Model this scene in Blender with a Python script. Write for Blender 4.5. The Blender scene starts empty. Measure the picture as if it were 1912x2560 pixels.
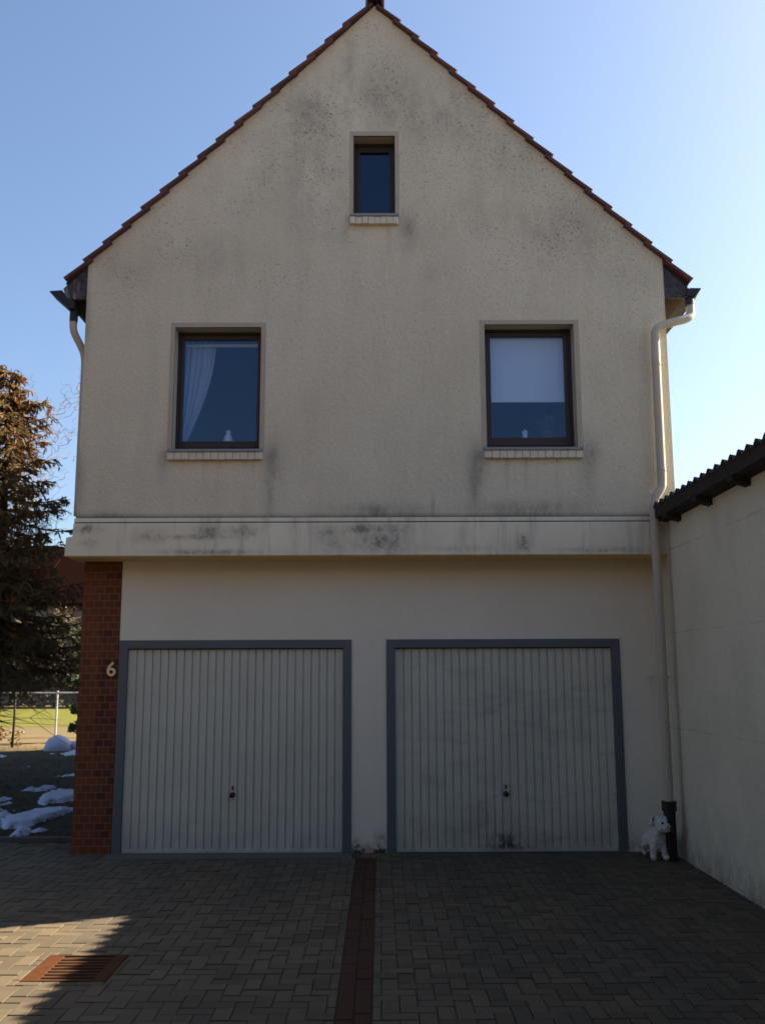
import bpy, bmesh, math, random
from mathutils import Vector, Matrix
random.seed(7)
sc = bpy.context.scene
C = sc.collection
PI = math.pi

# ------------------------------------------------------------------ camera
F_PX, PITCH, ROLL, YAW = 2411.7, 0.166393, -0.003657, 0.002748
def cam_axis(v):
    u, y, w = v
    c, s = math.cos(ROLL), math.sin(ROLL); u, w = c*u - s*w, s*u + c*w
    c, s = math.cos(PITCH), math.sin(PITCH); y, w = c*y - s*w, s*y + c*w
    c, s = math.cos(YAW), math.sin(YAW); u, y = c*u + s*y, -s*u + c*y
    return Vector((u, y, w))
cam = bpy.data.cameras.new('camera')
cam_o = bpy.data.objects.new('camera', cam); C.objects.link(cam_o)
R_, U_, B_ = cam_axis((1, 0, 0)), cam_axis((0, 0, 1)), cam_axis((0, -1, 0))
M = Matrix(((R_.x, U_.x, B_.x, 0), (R_.y, U_.y, B_.y, -9.835), (R_.z, U_.z, B_.z, 1.791), (0, 0, 0, 1)))
cam_o.matrix_world = M
cam.sensor_fit = 'VERTICAL'; cam.sensor_height = 24; cam.sensor_width = 18
cam.lens = F_PX / 2560 * 24
cam.clip_end = 3000
sc.camera = cam_o

# ------------------------------------------------------------------ light
SUN = Vector((1.350, 0.572, 1.0)).normalized()
EL = math.asin(SUN.z); AZ = math.atan2(SUN.x, SUN.y)
world = bpy.data.worlds.new('World'); sc.world = world; world.use_nodes = True
wn = world.node_tree
sky = wn.nodes.new('ShaderNodeTexSky'); sky.sky_type = 'NISHITA'; sky.sun_disc = False
sky.sun_elevation = EL; sky.sun_rotation = AZ
sky.air_density = 1.0; sky.dust_density = 2.2; sky.ozone_density = 3.3; sky.altitude = 100
wn.links.new(sky.outputs[0], wn.nodes['Background'].inputs[0])
wn.nodes['Background'].inputs[1].default_value = 0.05
sl = bpy.data.lights.new('sun', 'SUN'); sl.energy = 5.0; sl.angle = math.radians(0.5); sl.color = (1.0, 0.87, 0.68)
so = bpy.data.objects.new('sun', sl); C.objects.link(so)
so.rotation_euler = SUN.to_track_quat('Z', 'Y').to_euler()
sc.view_settings.view_transform = 'Standard'; sc.view_settings.look = 'None'
sc.view_settings.exposure = 2.2; sc.view_settings.gamma = 1
sc.cycles.pixel_filter_type = 'BLACKMAN_HARRIS'; sc.cycles.filter_width = 1.7
sc.cycles.max_bounces = 8; sc.cycles.transparent_max_bounces = 16

# ------------------------------------------------------------------ helpers
class MB:
    def __init__(s): s.v = []; s.f = []
    def add(s, vs, fs):
        n = len(s.v); s.v += [tuple(v) for v in vs]; s.f += [[n + i for i in f] for f in fs]
    def box(s, x0, x1, y0, y1, z0, z1):
        s.add([(x0,y0,z0),(x1,y0,z0),(x1,y1,z0),(x0,y1,z0),(x0,y0,z1),(x1,y0,z1),(x1,y1,z1),(x0,y1,z1)],
              [(0,3,2,1),(4,5,6,7),(0,1,5,4),(1,2,6,5),(2,3,7,6),(3,0,4,7)])
    def prism(s, pts, y0, y1):                       # (x,z) outline run along Y
        n = len(pts)
        s.add([(x, y0, z) for x, z in pts] + [(x, y1, z) for x, z in pts],
              [list(range(n)), list(range(2*n-1, n-1, -1))] + [(i, i+n, (i+1) % n + n, (i+1) % n) for i in range(n)])
    def quad(s, a, b, c, d): s.add([a, b, c, d], [(0,1,2,3)])
    def tube(s, path, rad, n=12, cap=True):
        path = [Vector(p) for p in path]; k = len(path)
        rad = rad if isinstance(rad, (list, tuple)) else [rad]*k
        t0 = (path[1]-path[0]).normalized()
        up = Vector((0,0,1)) if abs(t0.z) < .9 else Vector((0,1,0))
        nx = t0.cross(up).normalized(); vs = []
        for i, p in enumerate(path):
            t = (path[min(i+1, k-1)] - path[max(i-1, 0)]).normalized()
            nx = (nx - t*nx.dot(t)).normalized(); ny = t.cross(nx)
            for j in range(n):
                a = 2*PI*j/n; vs.append(p + (nx*math.cos(a) + ny*math.sin(a))*rad[i])
        fs = [(i*n+j, i*n+(j+1) % n, (i+1)*n+(j+1) % n, (i+1)*n+j) for i in range(k-1) for j in range(n)]
        if cap: fs += [list(range(n-1, -1, -1)), [(k-1)*n+j for j in range(n)]]
        s.add(vs, fs)
    def build(s, name, mat, parent=None, smooth=False, bevel=0, loc=None):
        me = bpy.data.meshes.new(name); me.from_pydata(s.v, [], s.f)
        o = bpy.data.objects.new(name, me); C.objects.link(o)
        if mat: me.materials.append(mat)
        bm = bmesh.new(); bm.from_mesh(me); bmesh.ops.recalc_face_normals(bm, faces=bm.faces); bm.to_mesh(me); bm.free()
        if smooth: me.polygons.foreach_set('use_smooth', [True]*len(me.polygons))
        if bevel:
            b = o.modifiers.new('bevel', 'BEVEL'); b.width = bevel; b.segments = 2; b.limit_method = 'ANGLE'
        if parent: o.parent = parent
        return o
def spline(pts, n=8):                                # Catmull-Rom through points
    pts = [Vector(p) for p in pts]; q = [2*pts[0]-pts[1]] + pts + [2*pts[-1]-pts[-2]]; out = []
    for i in range(1, len(q)-2):
        for k in range(n):
            t = k/n; a, b, c, d = q[i-1], q[i], q[i+1], q[i+2]
            out.append(.5*((2*b) + (c-a)*t + (2*a-5*b+4*c-d)*t*t + (3*b-a-3*c+d)*t**3))
    return out + [pts[-1]]
def tag(o, label=None, cat=None, group=None, kind=None):
    if label: o['label'] = label
    if cat: o['category'] = cat
    if group: o['group'] = group
    if kind: o['kind'] = kind
    return o
def thing(name, label, cat, group=None, loc=(0,0,0)):
    o = bpy.data.objects.new(name, None); C.objects.link(o); o.location = loc; o.empty_display_size = .3
    return tag(o, label, cat, group)

# ------------------------------------------------------------------ materials
class NT:
    def __init__(s, name, rough=.8, spec=.3):
        s.m = bpy.data.materials.new(name); s.m.use_nodes = True; s.t = s.m.node_tree
        s.p = s.t.nodes['Principled BSDF']; s.p.inputs['Roughness'].default_value = rough
        s.p.inputs['Specular IOR Level'].default_value = spec
        s.co = s.n('ShaderNodeTexCoord').outputs['Object']
        s.sep = s.n('ShaderNodeSeparateXYZ'); s.l(s.co, s.sep.inputs[0])
    def n(s, ty, **kw):
        x = s.t.nodes.new(ty)
        for k, v in kw.items(): setattr(x, k, v)
        return x
    def l(s, a, b): s.t.links.new(a, b)
    def put(s, v, sock):
        if isinstance(v, (int, float)): sock.default_value = v
        elif isinstance(v, tuple): sock.default_value = (*v, 1) if len(v) == 3 else v
        else: s.l(v, sock)
    def math(s, op, a, b=0, clamp=False):
        x = s.n('ShaderNodeMath', operation=op, use_clamp=clamp); s.put(a, x.inputs[0]); s.put(b, x.inputs[1]); return x.outputs[0]
    def noise(s, scale, detail=4, rough=.6, stretch=None, dist=0, off=0):
        v = s.co
        if stretch or off:
            mp = s.n('ShaderNodeMapping'); s.l(s.co, mp.inputs[0])
            if stretch: mp.inputs['Scale'].default_value = stretch
            mp.inputs['Location'].default_value = (off, off*.7, off*1.3); v = mp.outputs[0]
        x = s.n('ShaderNodeTexNoise'); s.l(v, x.inputs['Vector'])
        x.inputs['Scale'].default_value = scale; x.inputs['Detail'].default_value = detail
        x.inputs['Roughness'].default_value = rough; x.inputs['Distortion'].default_value = dist
        return x.outputs['Fac']
    def ramp(s, v, a, b, lo=0., hi=1.):
        x = s.n('ShaderNodeMapRange'); x.clamp = True; s.put(v, x.inputs[0])
        x.inputs[1].default_value = a; x.inputs[2].default_value = b; x.inputs[3].default_value = lo; x.inputs[4].default_value = hi
        return x.outputs[0]
    def mix(s, f, a, b, bt='MIX'):
        x = s.n('ShaderNodeMix', data_type='RGBA', blend_type=bt); s.put(f, x.inputs[0]); s.put(a, x.inputs[6]); s.put(b, x.inputs[7]); return x.outputs[2]
    def color(s, c): s.put(c, s.p.inputs['Base Color'])
    def bump(s, h, strength=.3, dist=.01):
        x = s.n('ShaderNodeBump'); s.l(h, x.inputs['Height']); x.inputs['Strength'].default_value = strength; x.inputs['Distance'].default_value = dist
        s.l(x.outputs[0], s.p.inputs['Normal'])
    def blobs(s, lst):                               # stains: (x, z, rx, rz, strength)
        tot = None
        for x0, z0, rx, rz, k in lst:
            dx = s.math('DIVIDE', s.math('SUBTRACT', s.sep.outputs[0], x0), rx)
            dz = s.math('DIVIDE', s.math('SUBTRACT', s.sep.outputs[2], z0), rz)
            d = s.math('ADD', s.math('MULTIPLY', dx, dx), s.math('MULTIPLY', dz, dz))
            m = s.math('MULTIPLY', s.math('POWER', 2.718, s.math('MULTIPLY', d, -1)), k)
            tot = m if tot is None else s.math('ADD', tot, m)
        return tot
def plain(name, col, rough=.7, spec=.3, var=.12, scale=8, bump=.15, bscale=60, bdist=.004, metal=0):
    t = NT(name, rough, spec)
    n = t.noise(scale, 5)
    a = tuple(c*(1-var) for c in col); b = tuple(min(1, c*(1+var)) for c in col)
    t.color(t.mix(n, a, b)); t.p.inputs['Metallic'].default_value = metal
    if bump: t.bump(t.noise(bscale, 3), bump, bdist)
    return t.m

def mat_plaster_upper():
    t = NT('rough_plaster', .95, .15)
    big = t.noise(.9, 5, .6); fine = t.noise(38, 3, .6); streak = t.noise(3.2, 4, .6, (1.6, 1, .22))
    col = t.mix(t.ramp(big, .3, .7), (.645, .595, .45), (.745, .695, .54))
    col = t.mix(t.ramp(streak, .45, .75, 0, .18), col, (.41, .37, .27))
    # algae zones in the gable
    zone = t.blobs([(0, 8.15, 1.0, .42, 1), (-.75, 7.9, .5, .45, .8), (-.75, 7.1, .25, .7, .6), (-1.9, 6.3, .55, .25, .7), (-2.75, 6.05, .3, .2, .6),
                    (2.05, 6.5, .5, .35, 1), (1.4, 7.35, .35, .35, .7), (.7, 6.05, .25, .15, .7), (.75, 7.9, .5, .3, .7), (-.35, 6.8, .3, .5, .5),
                    (-1.2, 7.0, .7, .5, .45), (1.0, 6.6, .8, .4, .45), (2.7, 6.0, .3, .2, .6), (-.33, 8.65, .07, .3, .9)])
    mott = t.ramp(t.noise(3.5, 6, .7, (1, 1, .6), 0, 3), .36, .68)
    col = t.mix(t.math('MULTIPLY', t.math('MULTIPLY', zone, mott), .62, True), col, (.225, .22, .19))
    sp = t.math('GREATER_THAN', t.noise(27, 2, .6, None, 0, 9), .64)
    sp2 = t.math('GREATER_THAN', t.noise(52, 2, .5, None, 0, 15), .655)
    spz = t.ramp(t.noise(1.6, 4, .6, None, 0, 21), .35, .62)
    hz = t.ramp(t.sep.outputs[2], 4.6, 7.4, .10, .7)
    spk = t.math('MULTIPLY', t.math('MAXIMUM', sp, sp2), t.math('MULTIPLY', spz, t.math('MAXIMUM', hz, t.math('MULTIPLY', zone, .95)), True), True)
    col = t.mix(spk, col, (.085, .085, .075))
    # runs beside sills, damp above the band, corner dirt
    run = t.blobs([(.31, 6.55, .09, .22, 1), (-.36, 6.55, .05, .2, .5), (-1.12, 3.98, .10, .22, 1), (-1.14, 3.6, .06, .35, .7), (-2.27, 4.0, .05, .2, .7),
                   (1.02, 3.95, .09, .28, 1), (.98, 3.65, .06, .25, .6), (2.2, 4.08, .10, .2, .9), (2.18, 3.8, .07, .2, .4),
                   (-.05, 3.46, .45, .075, 1.3), (1.6, 3.48, .55, .085, 1.2), (-2.9, 3.42, .3, .05, .8), (-3.15, 3.75, .07, .45, .9), (-3.15, 5.6, .06, .5, .8), (.55, 3.5, .02, .12, .7)])
    rn = t.ramp(t.noise(6, 5, .7, (1, 1, .5), 0, 5), .25, .65)
    band = t.math('MULTIPLY', t.ramp(t.sep.outputs[2], 3.450, 3.400), t.ramp(t.noise(5, 4, .7, None, 0, 31), .2, .5))
    run = t.math('ADD', t.math('MULTIPLY', run, rn), t.math('MULTIPLY', band, .9))
    col = t.mix(t.math('MULTIPLY', run, .75, True), col, (.13, .135, .12))
    drip = None
    for xa, xb, zt in ((-2.21, -1.23, 3.998), (1.10, 2.12, 4.008), (-.31, .21, 6.616)):
        inx = t.math('MULTIPLY', t.math('GREATER_THAN', t.sep.outputs[0], xa), t.math('LESS_THAN', t.sep.outputs[0], xb))
        d_ = t.math('MULTIPLY', inx, t.math('MULTIPLY', t.math('LESS_THAN', t.sep.outputs[2], zt), t.ramp(t.sep.outputs[2], zt-.42, zt))); drip = d_ if drip is None else t.math('ADD', drip, d_)
    dn = t.ramp(t.noise(14, 3, .6, (1, 1, .05), 0, 51), .54, .68)
    col = t.mix(t.math('MULTIPLY', t.math('MULTIPLY', drip, dn), .4, True), col, (.20, .19, .15))
    clean = t.blobs([(-1.7, 3.86, .45, .13, 1), (1.6, 3.87, .45, .13, .9), (-.05, 6.5, .23, .12, .9)])
    col = t.mix(t.math('MULTIPLY', clean, .55, True), col, (.80, .69, .51))
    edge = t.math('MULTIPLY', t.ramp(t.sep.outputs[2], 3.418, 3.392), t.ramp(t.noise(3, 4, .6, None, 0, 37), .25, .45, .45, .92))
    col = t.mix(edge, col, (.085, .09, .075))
    gr = t.noise(85, 2, .8, None, 0, 41); col = t.mix(t.ramp(gr, .35, .65, 0, .30), col, (.36, .32, .24))
    col = t.mix(t.ramp(fine, .3, .7, .0, .22), col, (.38, .32, .255))
    t.color(col)
    h = t.math('ADD', t.noise(70, 3, .7), t.math('MULTIPLY', t.noise(22, 2), .8)); t.bump(h, .8, .012)
    return t.m
def mat_plaster_lower():
    t = NT('smooth_plaster', .9, .15)
    col = t.mix(t.ramp(t.noise(1.2, 5), .3, .7), (.70, .68, .555), (.77, .75, .615))
    col = t.mix(t.ramp(t.noise(45, 2), .35, .7, 0, .12), col, (.45, .45, .44))
    d = t.blobs([(-.25, .05, .1, .07, 1), (.0, .1, .07, .1, .9), (-.15, .02, .3, .05, .6), (2.7, .05, .3, .06, .6)])
    col = t.mix(t.math('MULTIPLY', d, t.ramp(t.noise(14, 4, .7), .35, .6), True), col, (.12, .11, .10))
    t.color(col); t.bump(t.noise(110, 3), .3, .004); return t.m
def mat_beam():
    t = NT('stained_render', .9, .15)
    col = t.mix(t.ramp(t.noise(1.3, 5), .3, .7), (.66, .61, .455), (.78, .72, .55))
    d = t.blobs([(-.05, 3.12, .14, .08, 1.1), (.02, 3.27, .2, .04, 1.0), (-.2, 3.27, .12, .05, 1), (-.55, 3.24, .12, .07, .8), (1.48, 3.12, .06, .08, 1.4),
                 (-1.75, 3.24, .12, .06, 1.2), (-1.9, 3.19, .3, .025, .9), (-1.4, 3.25, .14, .07, .8), (-1.75, 3.03, .5, .03, 1), (2.3, 3.04, .4, .03, .8), (.8, 3.06, .3, .03, .4),
                 (-3.0, 3.27, .12, .05, 1.2), (-3.0, 3.13, .1, .05, .8), (-2.35, 3.2, .15, .08, .6), (.15, 3.15, .12, .14, .8), (-.45, 3.1, .15, .1, .5)])
    m = t.math('MULTIPLY', d, t.ramp(t.noise(13, 5, .75, None, 0, 4), .43, .62), True)
    col = t.mix(t.math('MULTIPLY', d, .38, True), col, (.28, .27, .24))
    col = t.mix(t.math('MULTIPLY', m, .72), col, (.12, .098, .075))
    st = t.ramp(t.noise(9, 4, .65, (1, 1, .12), 0, 8), .5, .72, 0, .5); col = t.mix(st, col, (.33, .31, .28))
    t.color(col); t.bump(t.noise(60, 4), .3, .006); return t.m
def mat_brick():
    t = NT('red_brick', .9, .2)
    mp = t.n('ShaderNodeCombineXYZ'); t.l(t.math('ADD', t.sep.outputs[0], t.sep.outputs[1]), mp.inputs[0]); t.l(t.sep.outputs[2], mp.inputs[1])
    b = t.n('ShaderNodeTexBrick'); t.l(mp.outputs[0], b.inputs['Vector'])
    b.inputs['Scale'].default_value = 1; b.inputs['Brick Width'].default_value = .1045; b.inputs['Row Height'].default_value = .0755
    b.inputs['Mortar Size'].default_value = .005; b.inputs['Mortar Smooth'].default_value = .2; b.inputs['Bias'].default_value = 0
    b.inputs['Color1'].default_value = (0, 0, 0, 1); b.inputs['Color2'].default_value = (1, 1, 1, 1); b.inputs['Mortar'].default_value = (.5, .5, .5, 1)
    # per-brick value, darker clinker bricks towards the door side
    sx = t.n('ShaderNodeSeparateColor'); t.l(b.outputs['Color'], sx.inputs[0])
    side = t.ramp(t.sep.outputs[0], -2.98, -2.90, -.40, .12)
    dark = t.ramp(t.math('ADD', sx.outputs[0], side), .50, .85)
    red = t.mix(sx.outputs[0], (.135, .043, .018), (.195, .066, .025))
    col = t.mix(dark, red, (.078, .029, .018))
    col = t.mix(t.ramp(t.noise(9, 4), .4, .7, 0, .45), col, (.12, .045, .026))
    col = t.mix(b.outputs['Fac'], col, (.20, .105, .065))
    t.color(col)
    t.bump(t.math('ADD', t.math('MULTIPLY', b.outputs['Fac'], -1), t.math('MULTIPLY', t.noise(60, 3), .4)), .5, .006); return t.m
def mat_pavers():
    t = NT('concrete_pavers', .9, .15)
    g = t.n('ShaderNodeNewGeometry')
    r = g.outputs['Random Per Island']
    col = t.mix(r, (.080, .061, .036), (.136, .103, .060))
    col = t.mix(t.ramp(t.noise(.8, 5), .35, .7, 0, .5), col, (.078, .068, .056))
    track = t.blobs([(-1.95, 0, .22, 60, .8), (-1.05, 0, .22, 60, .8), (.75, 0, .22, 60, .8), (1.75, 0, .22, 60, .8)])
    col = t.mix(t.math('MULTIPLY', track, t.ramp(t.noise(1.8, 5, .6, (1, .5, 1)), .3, .7, .1, .6), True), col, (.060, .052, .044))
    col = t.mix(t.ramp(t.noise(2.6, 6, .7, None, 0, 13), .58, .72, 0, .7), col, (.048, .050, .032))
    col = t.mix(t.ramp(t.noise(60, 3), .35, .75, 0, .35), col, (.055, .048, .040))
    t.color(col); t.bump(t.noise(140, 3), .35, .003); return t.m
def mat_corr():
    t = NT('fibre_cement', .95, .1)
    col = t.mix(t.ramp(t.noise(3, 6, .7), .3, .7), (.045, .045, .045), (.10, .10, .095))
    t.color(col); t.bump(t.noise(40, 4), .3, .004); return t.m
def mat_glass():
    m = bpy.data.materials.new('window_glass'); m.use_nodes = True; t = m.node_tree; t.nodes.clear()
    o = t.nodes.new('ShaderNodeOutputMaterial'); mx = t.nodes.new('ShaderNodeMixShader')
    tr = t.nodes.new('ShaderNodeBsdfTransparent'); tr.inputs[0].default_value = (.68, .79, .96, 1)
    gl = t.nodes.new('ShaderNodeBsdfGlossy'); gl.inputs['Roughness'].default_value = .01; gl.inputs[0].default_value = (.52, .72, 1, 1)
    fr = t.nodes.new('ShaderNodeFresnel'); fr.inputs[0].default_value = 1.75
    tc = t.nodes.new('ShaderNodeTexCoord'); nz = t.nodes.new('ShaderNodeTexNoise'); nz.inputs['Scale'].default_value = 1.2
    bp = t.nodes.new('ShaderNodeBump'); bp.inputs['Strength'].default_value = .02; bp.inputs['Distance'].default_value = .05
    t.links.new(tc.outputs['Object'], nz.inputs['Vector']); t.links.new(nz.outputs['Fac'], bp.inputs['Height']); t.links.new(bp.outputs[0], gl.inputs['Normal'])
    t.links.new(fr.outputs[0], mx.inputs[0]); t.links.new(tr.outputs[0], mx.inputs[1]); t.links.new(gl.outputs[0], mx.inputs[2]); t.links.new(mx.outputs[0], o.inputs[0])
    return m
def mat_door():
    t = NT('white_sheet_steel', .5, .4)
    col = t.mix(t.ramp(t.noise(.9, 5), .3, .7), (.49, .505, .42), (.57, .585, .49))
    sm = t.ramp(t.noise(1.4, 6, .65, (1, 1, 2.2), 1.2, 2), .50, .68, 0, .5); sm = t.math('MULTIPLY', sm, t.ramp(t.sep.outputs[0], -.4, .2, .25, 1)); col = t.mix(sm, col, (.27, .28, .27))
    dirt = t.math('MULTIPLY', t.ramp(t.sep.outputs[2], .45, .03), t.ramp(t.noise(5, 5, .7), .3, .7)); col = t.mix(t.math('MULTIPLY', dirt, .5), col, (.20, .20, .19))
    d = t.blobs([(1.25, .12, .14, .07, 1.2), (1.3, .05, .25, .03, 1)])
    col = t.mix(t.math('MULTIPLY', d, t.ramp(t.noise(14, 4, .7), .35, .65), True), col, (.07, .07, .065))
    t.color(col); t.bump(t.noise(9, 3), .05, .01); return t.m
def mat_tile():
    t = NT('clay_tile', .75, .3); g = t.n('ShaderNodeNewGeometry')
    col = t.mix(g.outputs['Random Per Island'], (.090, .037, .030), (.150, .060, .044))
    col = t.mix(t.ramp(t.noise(7, 5, .7), .4, .7, 0, .6), col, (.06, .04, .036))
    t.color(col); t.bump(t.noise(40, 3), .3, .006); return t.m
def mat_slate():
    t = NT('weathered_slate', .8, .3)
    col = t.mix(t.ramp(t.noise(14, 5, .7), .35, .7), (.03, .033, .04), (.09, .09, .095))
    w = t.math('MULTIPLY', t.ramp(t.noise(9, 4, .6, (3, 1, .5), 0, 6), .52, .62), t.ramp(t.sep.outputs[0], -3.15, -3.30))
    col = t.mix(t.math('MULTIPLY', w, .7), col, (.30, .28, .26)); t.color(col); t.bump(t.noise(30, 3), .3, .01); return t.m
def mat_leaf(name, a, b, c=None, trans=.25, scale=2.2):
    t = NT(name, .8, .2); g = t.n('ShaderNodeNewGeometry')
    col = t.mix(g.outputs['Random Per Island'], a, b)
    if c: col = t.mix(t.ramp(t.noise(scale, 4, .6), .42, .62), col, c)
    t.color(col)
    tl = t.n('ShaderNodeBsdfTranslucent'); t.l(col, tl.inputs[0]); mx = t.n('ShaderNodeMixShader'); mx.inputs[0].default_value = trans
    o = [n for n in t.t.nodes if n.type == 'OUTPUT_MATERIAL'][0]
    t.l(t.p.outputs[0], mx.inputs[1]); t.l(tl.outputs[0], mx.inputs[2]); t.l(mx.outputs[0], o.inputs[0]); return t.m
def mat_spruce():
    t = NT('spruce_needles', .8, .2); g = t.n('ShaderNodeNewGeometry')
    col = t.mix(g.outputs['Random Per Island'], (.050, .058, .026), (.12, .115, .055))
    brown = t.math('MULTIPLY', t.ramp(t.noise(1.6, 4, .6), .30, .52), t.ramp(t.sep.outputs[2], 2.0, 4.8, .5, 1))
    col = t.mix(t.math('MULTIPLY', brown, .8), col, (.27, .155, .065)); t.color(col)
    tl = t.n('ShaderNodeBsdfTranslucent'); t.l(col, tl.inputs[0]); mx = t.n('ShaderNodeMixShader'); mx.inputs[0].default_value = .25
    o = [n for n in t.t.nodes if n.type == 'OUTPUT_MATERIAL'][0]
    t.l(t.p.outputs[0], mx.inputs[1]); t.l(tl.outputs[0], mx.inputs[2]); t.l(mx.outputs[0], o.inputs[0]); return t.m
def mat_ground():
    t = NT('garden_soil', .95, .1)
    col = t.mix(t.ramp(t.noise(1.2, 6, .7), .35, .65), (.022, .018, .013), (.055, .042, .028))
    g = t.math('MULTIPLY', t.ramp(t.noise(.5, 5, .6), .4, .6), .6); col = t.mix(g, col, (.045, .05, .022))
    dry = t.ramp(t.sep.outputs[1], 13.5, 16.0); col = t.mix(t.math('MULTIPLY', dry, .9), col, (.15, .112, .055))
    t.color(col); t.bump(t.noise(18, 5), .7, .04); return t.m
def mat_wall_right():
    t = NT('outbuilding_render', .92, .15)
    col = t.mix(t.ramp(t.noise(1.1, 5), .3, .7), (.64, .59, .455), (.72, .675, .525))
    col = t.mix(t.ramp(t.noise(2.5, 5, .6, (1, .8, .3), 0, 4), .5, .75, 0, .25), col, (.41, .39, .33))
    wob = t.math('MULTIPLY', t.math('SUBTRACT', t.noise(1.1, 3), .5), .05)
    cr = None
    for zz, w in ((3.03, .006), (2.185, .004), (1.25, .004)):
        d = t.math('ABSOLUTE', t.math('SUBTRACT', t.math('ADD', t.sep.outputs[2], wob), zz))
        c = t.ramp(d, w*2.2, w*.4); cr = c if cr is None else t.math('MAXIMUM', cr, c)
    crm = t.math('MULTIPLY', cr, t.ramp(t.noise(1.7, 3), .40, .55)); col = t.mix(t.math('MULTIPLY', crm, .4), col, (.25, .25, .22))
    base = t.math('MULTIPLY', t.ramp(t.sep.outputs[2], .75, .0), t.ramp(t.noise(4, 5), .3, .65)); col = t.mix(t.math('MULTIPLY', base, .6), col, (.33, .33, .28))
    t.color(col); foot = t.math('MULTIPLY', t.ramp(t.sep.outputs[2], .28, .02), t.ramp(t.noise(7, 5, .7, None, 0, 19), .35, .6)); col = t.mix(t.math('MULTIPLY', foot, .7), col, (.16, .165, .125))
    gr = t.noise(70, 2, .8, None, 0, 11); t.color(t.mix(t.ramp(gr, .35, .65, 0, .22), col, (.38, .36, .28)))
    t.bump(t.noise(50, 4), .6, .010); return t.m

M_up, M_low, M_beam, M_brick = mat_plaster_upper(), mat_plaster_lower(), mat_beam(), mat_brick()
M_surr = plain('smooth_surround', (.40, .355, .28), .9, .1, .12, 6, .3, 90)
M_pav, M_corr, M_glass, M_door, M_tile, M_slate = mat_pavers(), mat_corr(), mat_glass(), mat_door(), mat_tile(), mat_slate()
M_ground, M_wallr = mat_ground(), mat_wall_right()
M_frame = plain('dark_brown_frame', (.022, .016, .014), .45, .4, .2, 10, .1)
M_zinc = plain('zinc_sheet', (.22, .225, .23), .55, .4, .15, 6, .1)
M_glaze = plain('glazed_sill_tile', (.58, .53, .42), .55, .4, .14, 10, .2)
M_blue = plain('blue_grey_paint', (.098, .118, .128), .5, .4, .12, 4, .08)
M_black = plain('black_plastic', (.012, .012, .013), .4, .4, .2)
M_pipe = plain('grey_plastic_pipe', (.46, .415, .33), .65, .25, .06, 3, .03)
M_dark = plain('tarred_gutter', (.018, .021, .026), .6, .35, .25, 8)
M_wood = plain('dark_stained_wood', (.035, .028, .022), .8, .2, .3, 12, .3)
M_soff = plain('brown_soffit_board', (.045, .029, .023), .85, .1, .2, 7, .2)
M_brass = plain('brass_number', (.86, .66, .30), .5, .5, .06, 20, 0)
M_rust = plain('rusty_cast_iron', (.066, .024, .008), .9, .1, .6, 16, .4, 80)
M_strip = plain('red_pavers', (.058, .028, .018), .9, .1, .25, 6, .3, 120)
M_sand = plain('joint_sand', (.042, .036, .024), .95, .1, .3, 9, .3, 120)
M_conc = plain('concrete_threshold', (.105, .098, .085), .9, .2, .15, 5, .3)
M_snow = plain('old_snow', (.42, .46, .56), .7, .3, .08, 6, .4, 30, .02)
M_lawn = plain('meadow_grass', (.115, .115, .018), .95, .1, .28, .8, .6, 12, .05)
M_white = plain('white_china', (.72, .71, .68), .3, .5, .04, 20, 0)
M_fur = plain('white_coat', (.56, .54, .53), .9, .15, .08, 30, .8, 70, .012)
M_nose = plain('black_nose', (.015, .014, .014), .35, .5, .1)
M_room = plain('interior_plaster', (.07, .08, .11), .9, .1, .05)
M_blind = plain('white_blind_fabric', (.82, .82, .76), .85, .1, .03, 40, .1, 200)
M_bark = plain('tree_bark', (.075, .055, .038), .95, .1, .3, 14, .6, 30, .02)
M_twig = plain('willow_twigs', (.26, .15, .075), .85, .2, .25, 3, 0)
M_brush = plain('dry_brush_twigs', (.13, .075, .036), .9, .1, .35, 3, 0)
M_galv = plain('galvanised_steel', (.45, .45, .43), .5, .5, .12, 9, .05)

# ------------------------------------------------------------------ ground
g = MB(); g.quad((-400, -400, -.03), (400, -400, -.03), (400, 900, -.03), (-400, 900, -.03))
tag(g.build('ground', M_ground), kind='structure')
YARD_BACK = 1.15
b = MB(); b.box(-9, 2.95, -20, YARD_BACK, -.028, -.006)
tag(b.build('yard_bedding', M_sand), kind='structure')
def clip(r, q):                                      # rectangle r minus rectangle q -> pieces
    x0, x1, y0, y1 = r; a0, a1, b0, b1 = q
    if x1 <= a0 or x0 >= a1 or y1 <= b0 or y0 >= b1: return [r]
    out = []
    if x0 < a0: out.append((x0, a0, y0, y1))
    if x1 > a1: out.append((a1, x1, y0, y1))
    m0, m1 = max(x0, a0), min(x1, a1)
    if y0 < b0: out.append((m0, m1, y0, b0))
    if y1 > b1: out.append((m0, m1, b1, y1))
    return [p for p in out if p[1]-p[0] > .02 and p[3]-p[2] > .02]
GR = (-2.15, -1.632, -3.735, -3.18)                   # the drain cover's place
HOLES = [(-.247, -.05, -20, .12), GR, (-2.76, -.28, .10, 1.2), (-3.16, 3.2, .40, 1.3)]
pv = MB()
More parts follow.
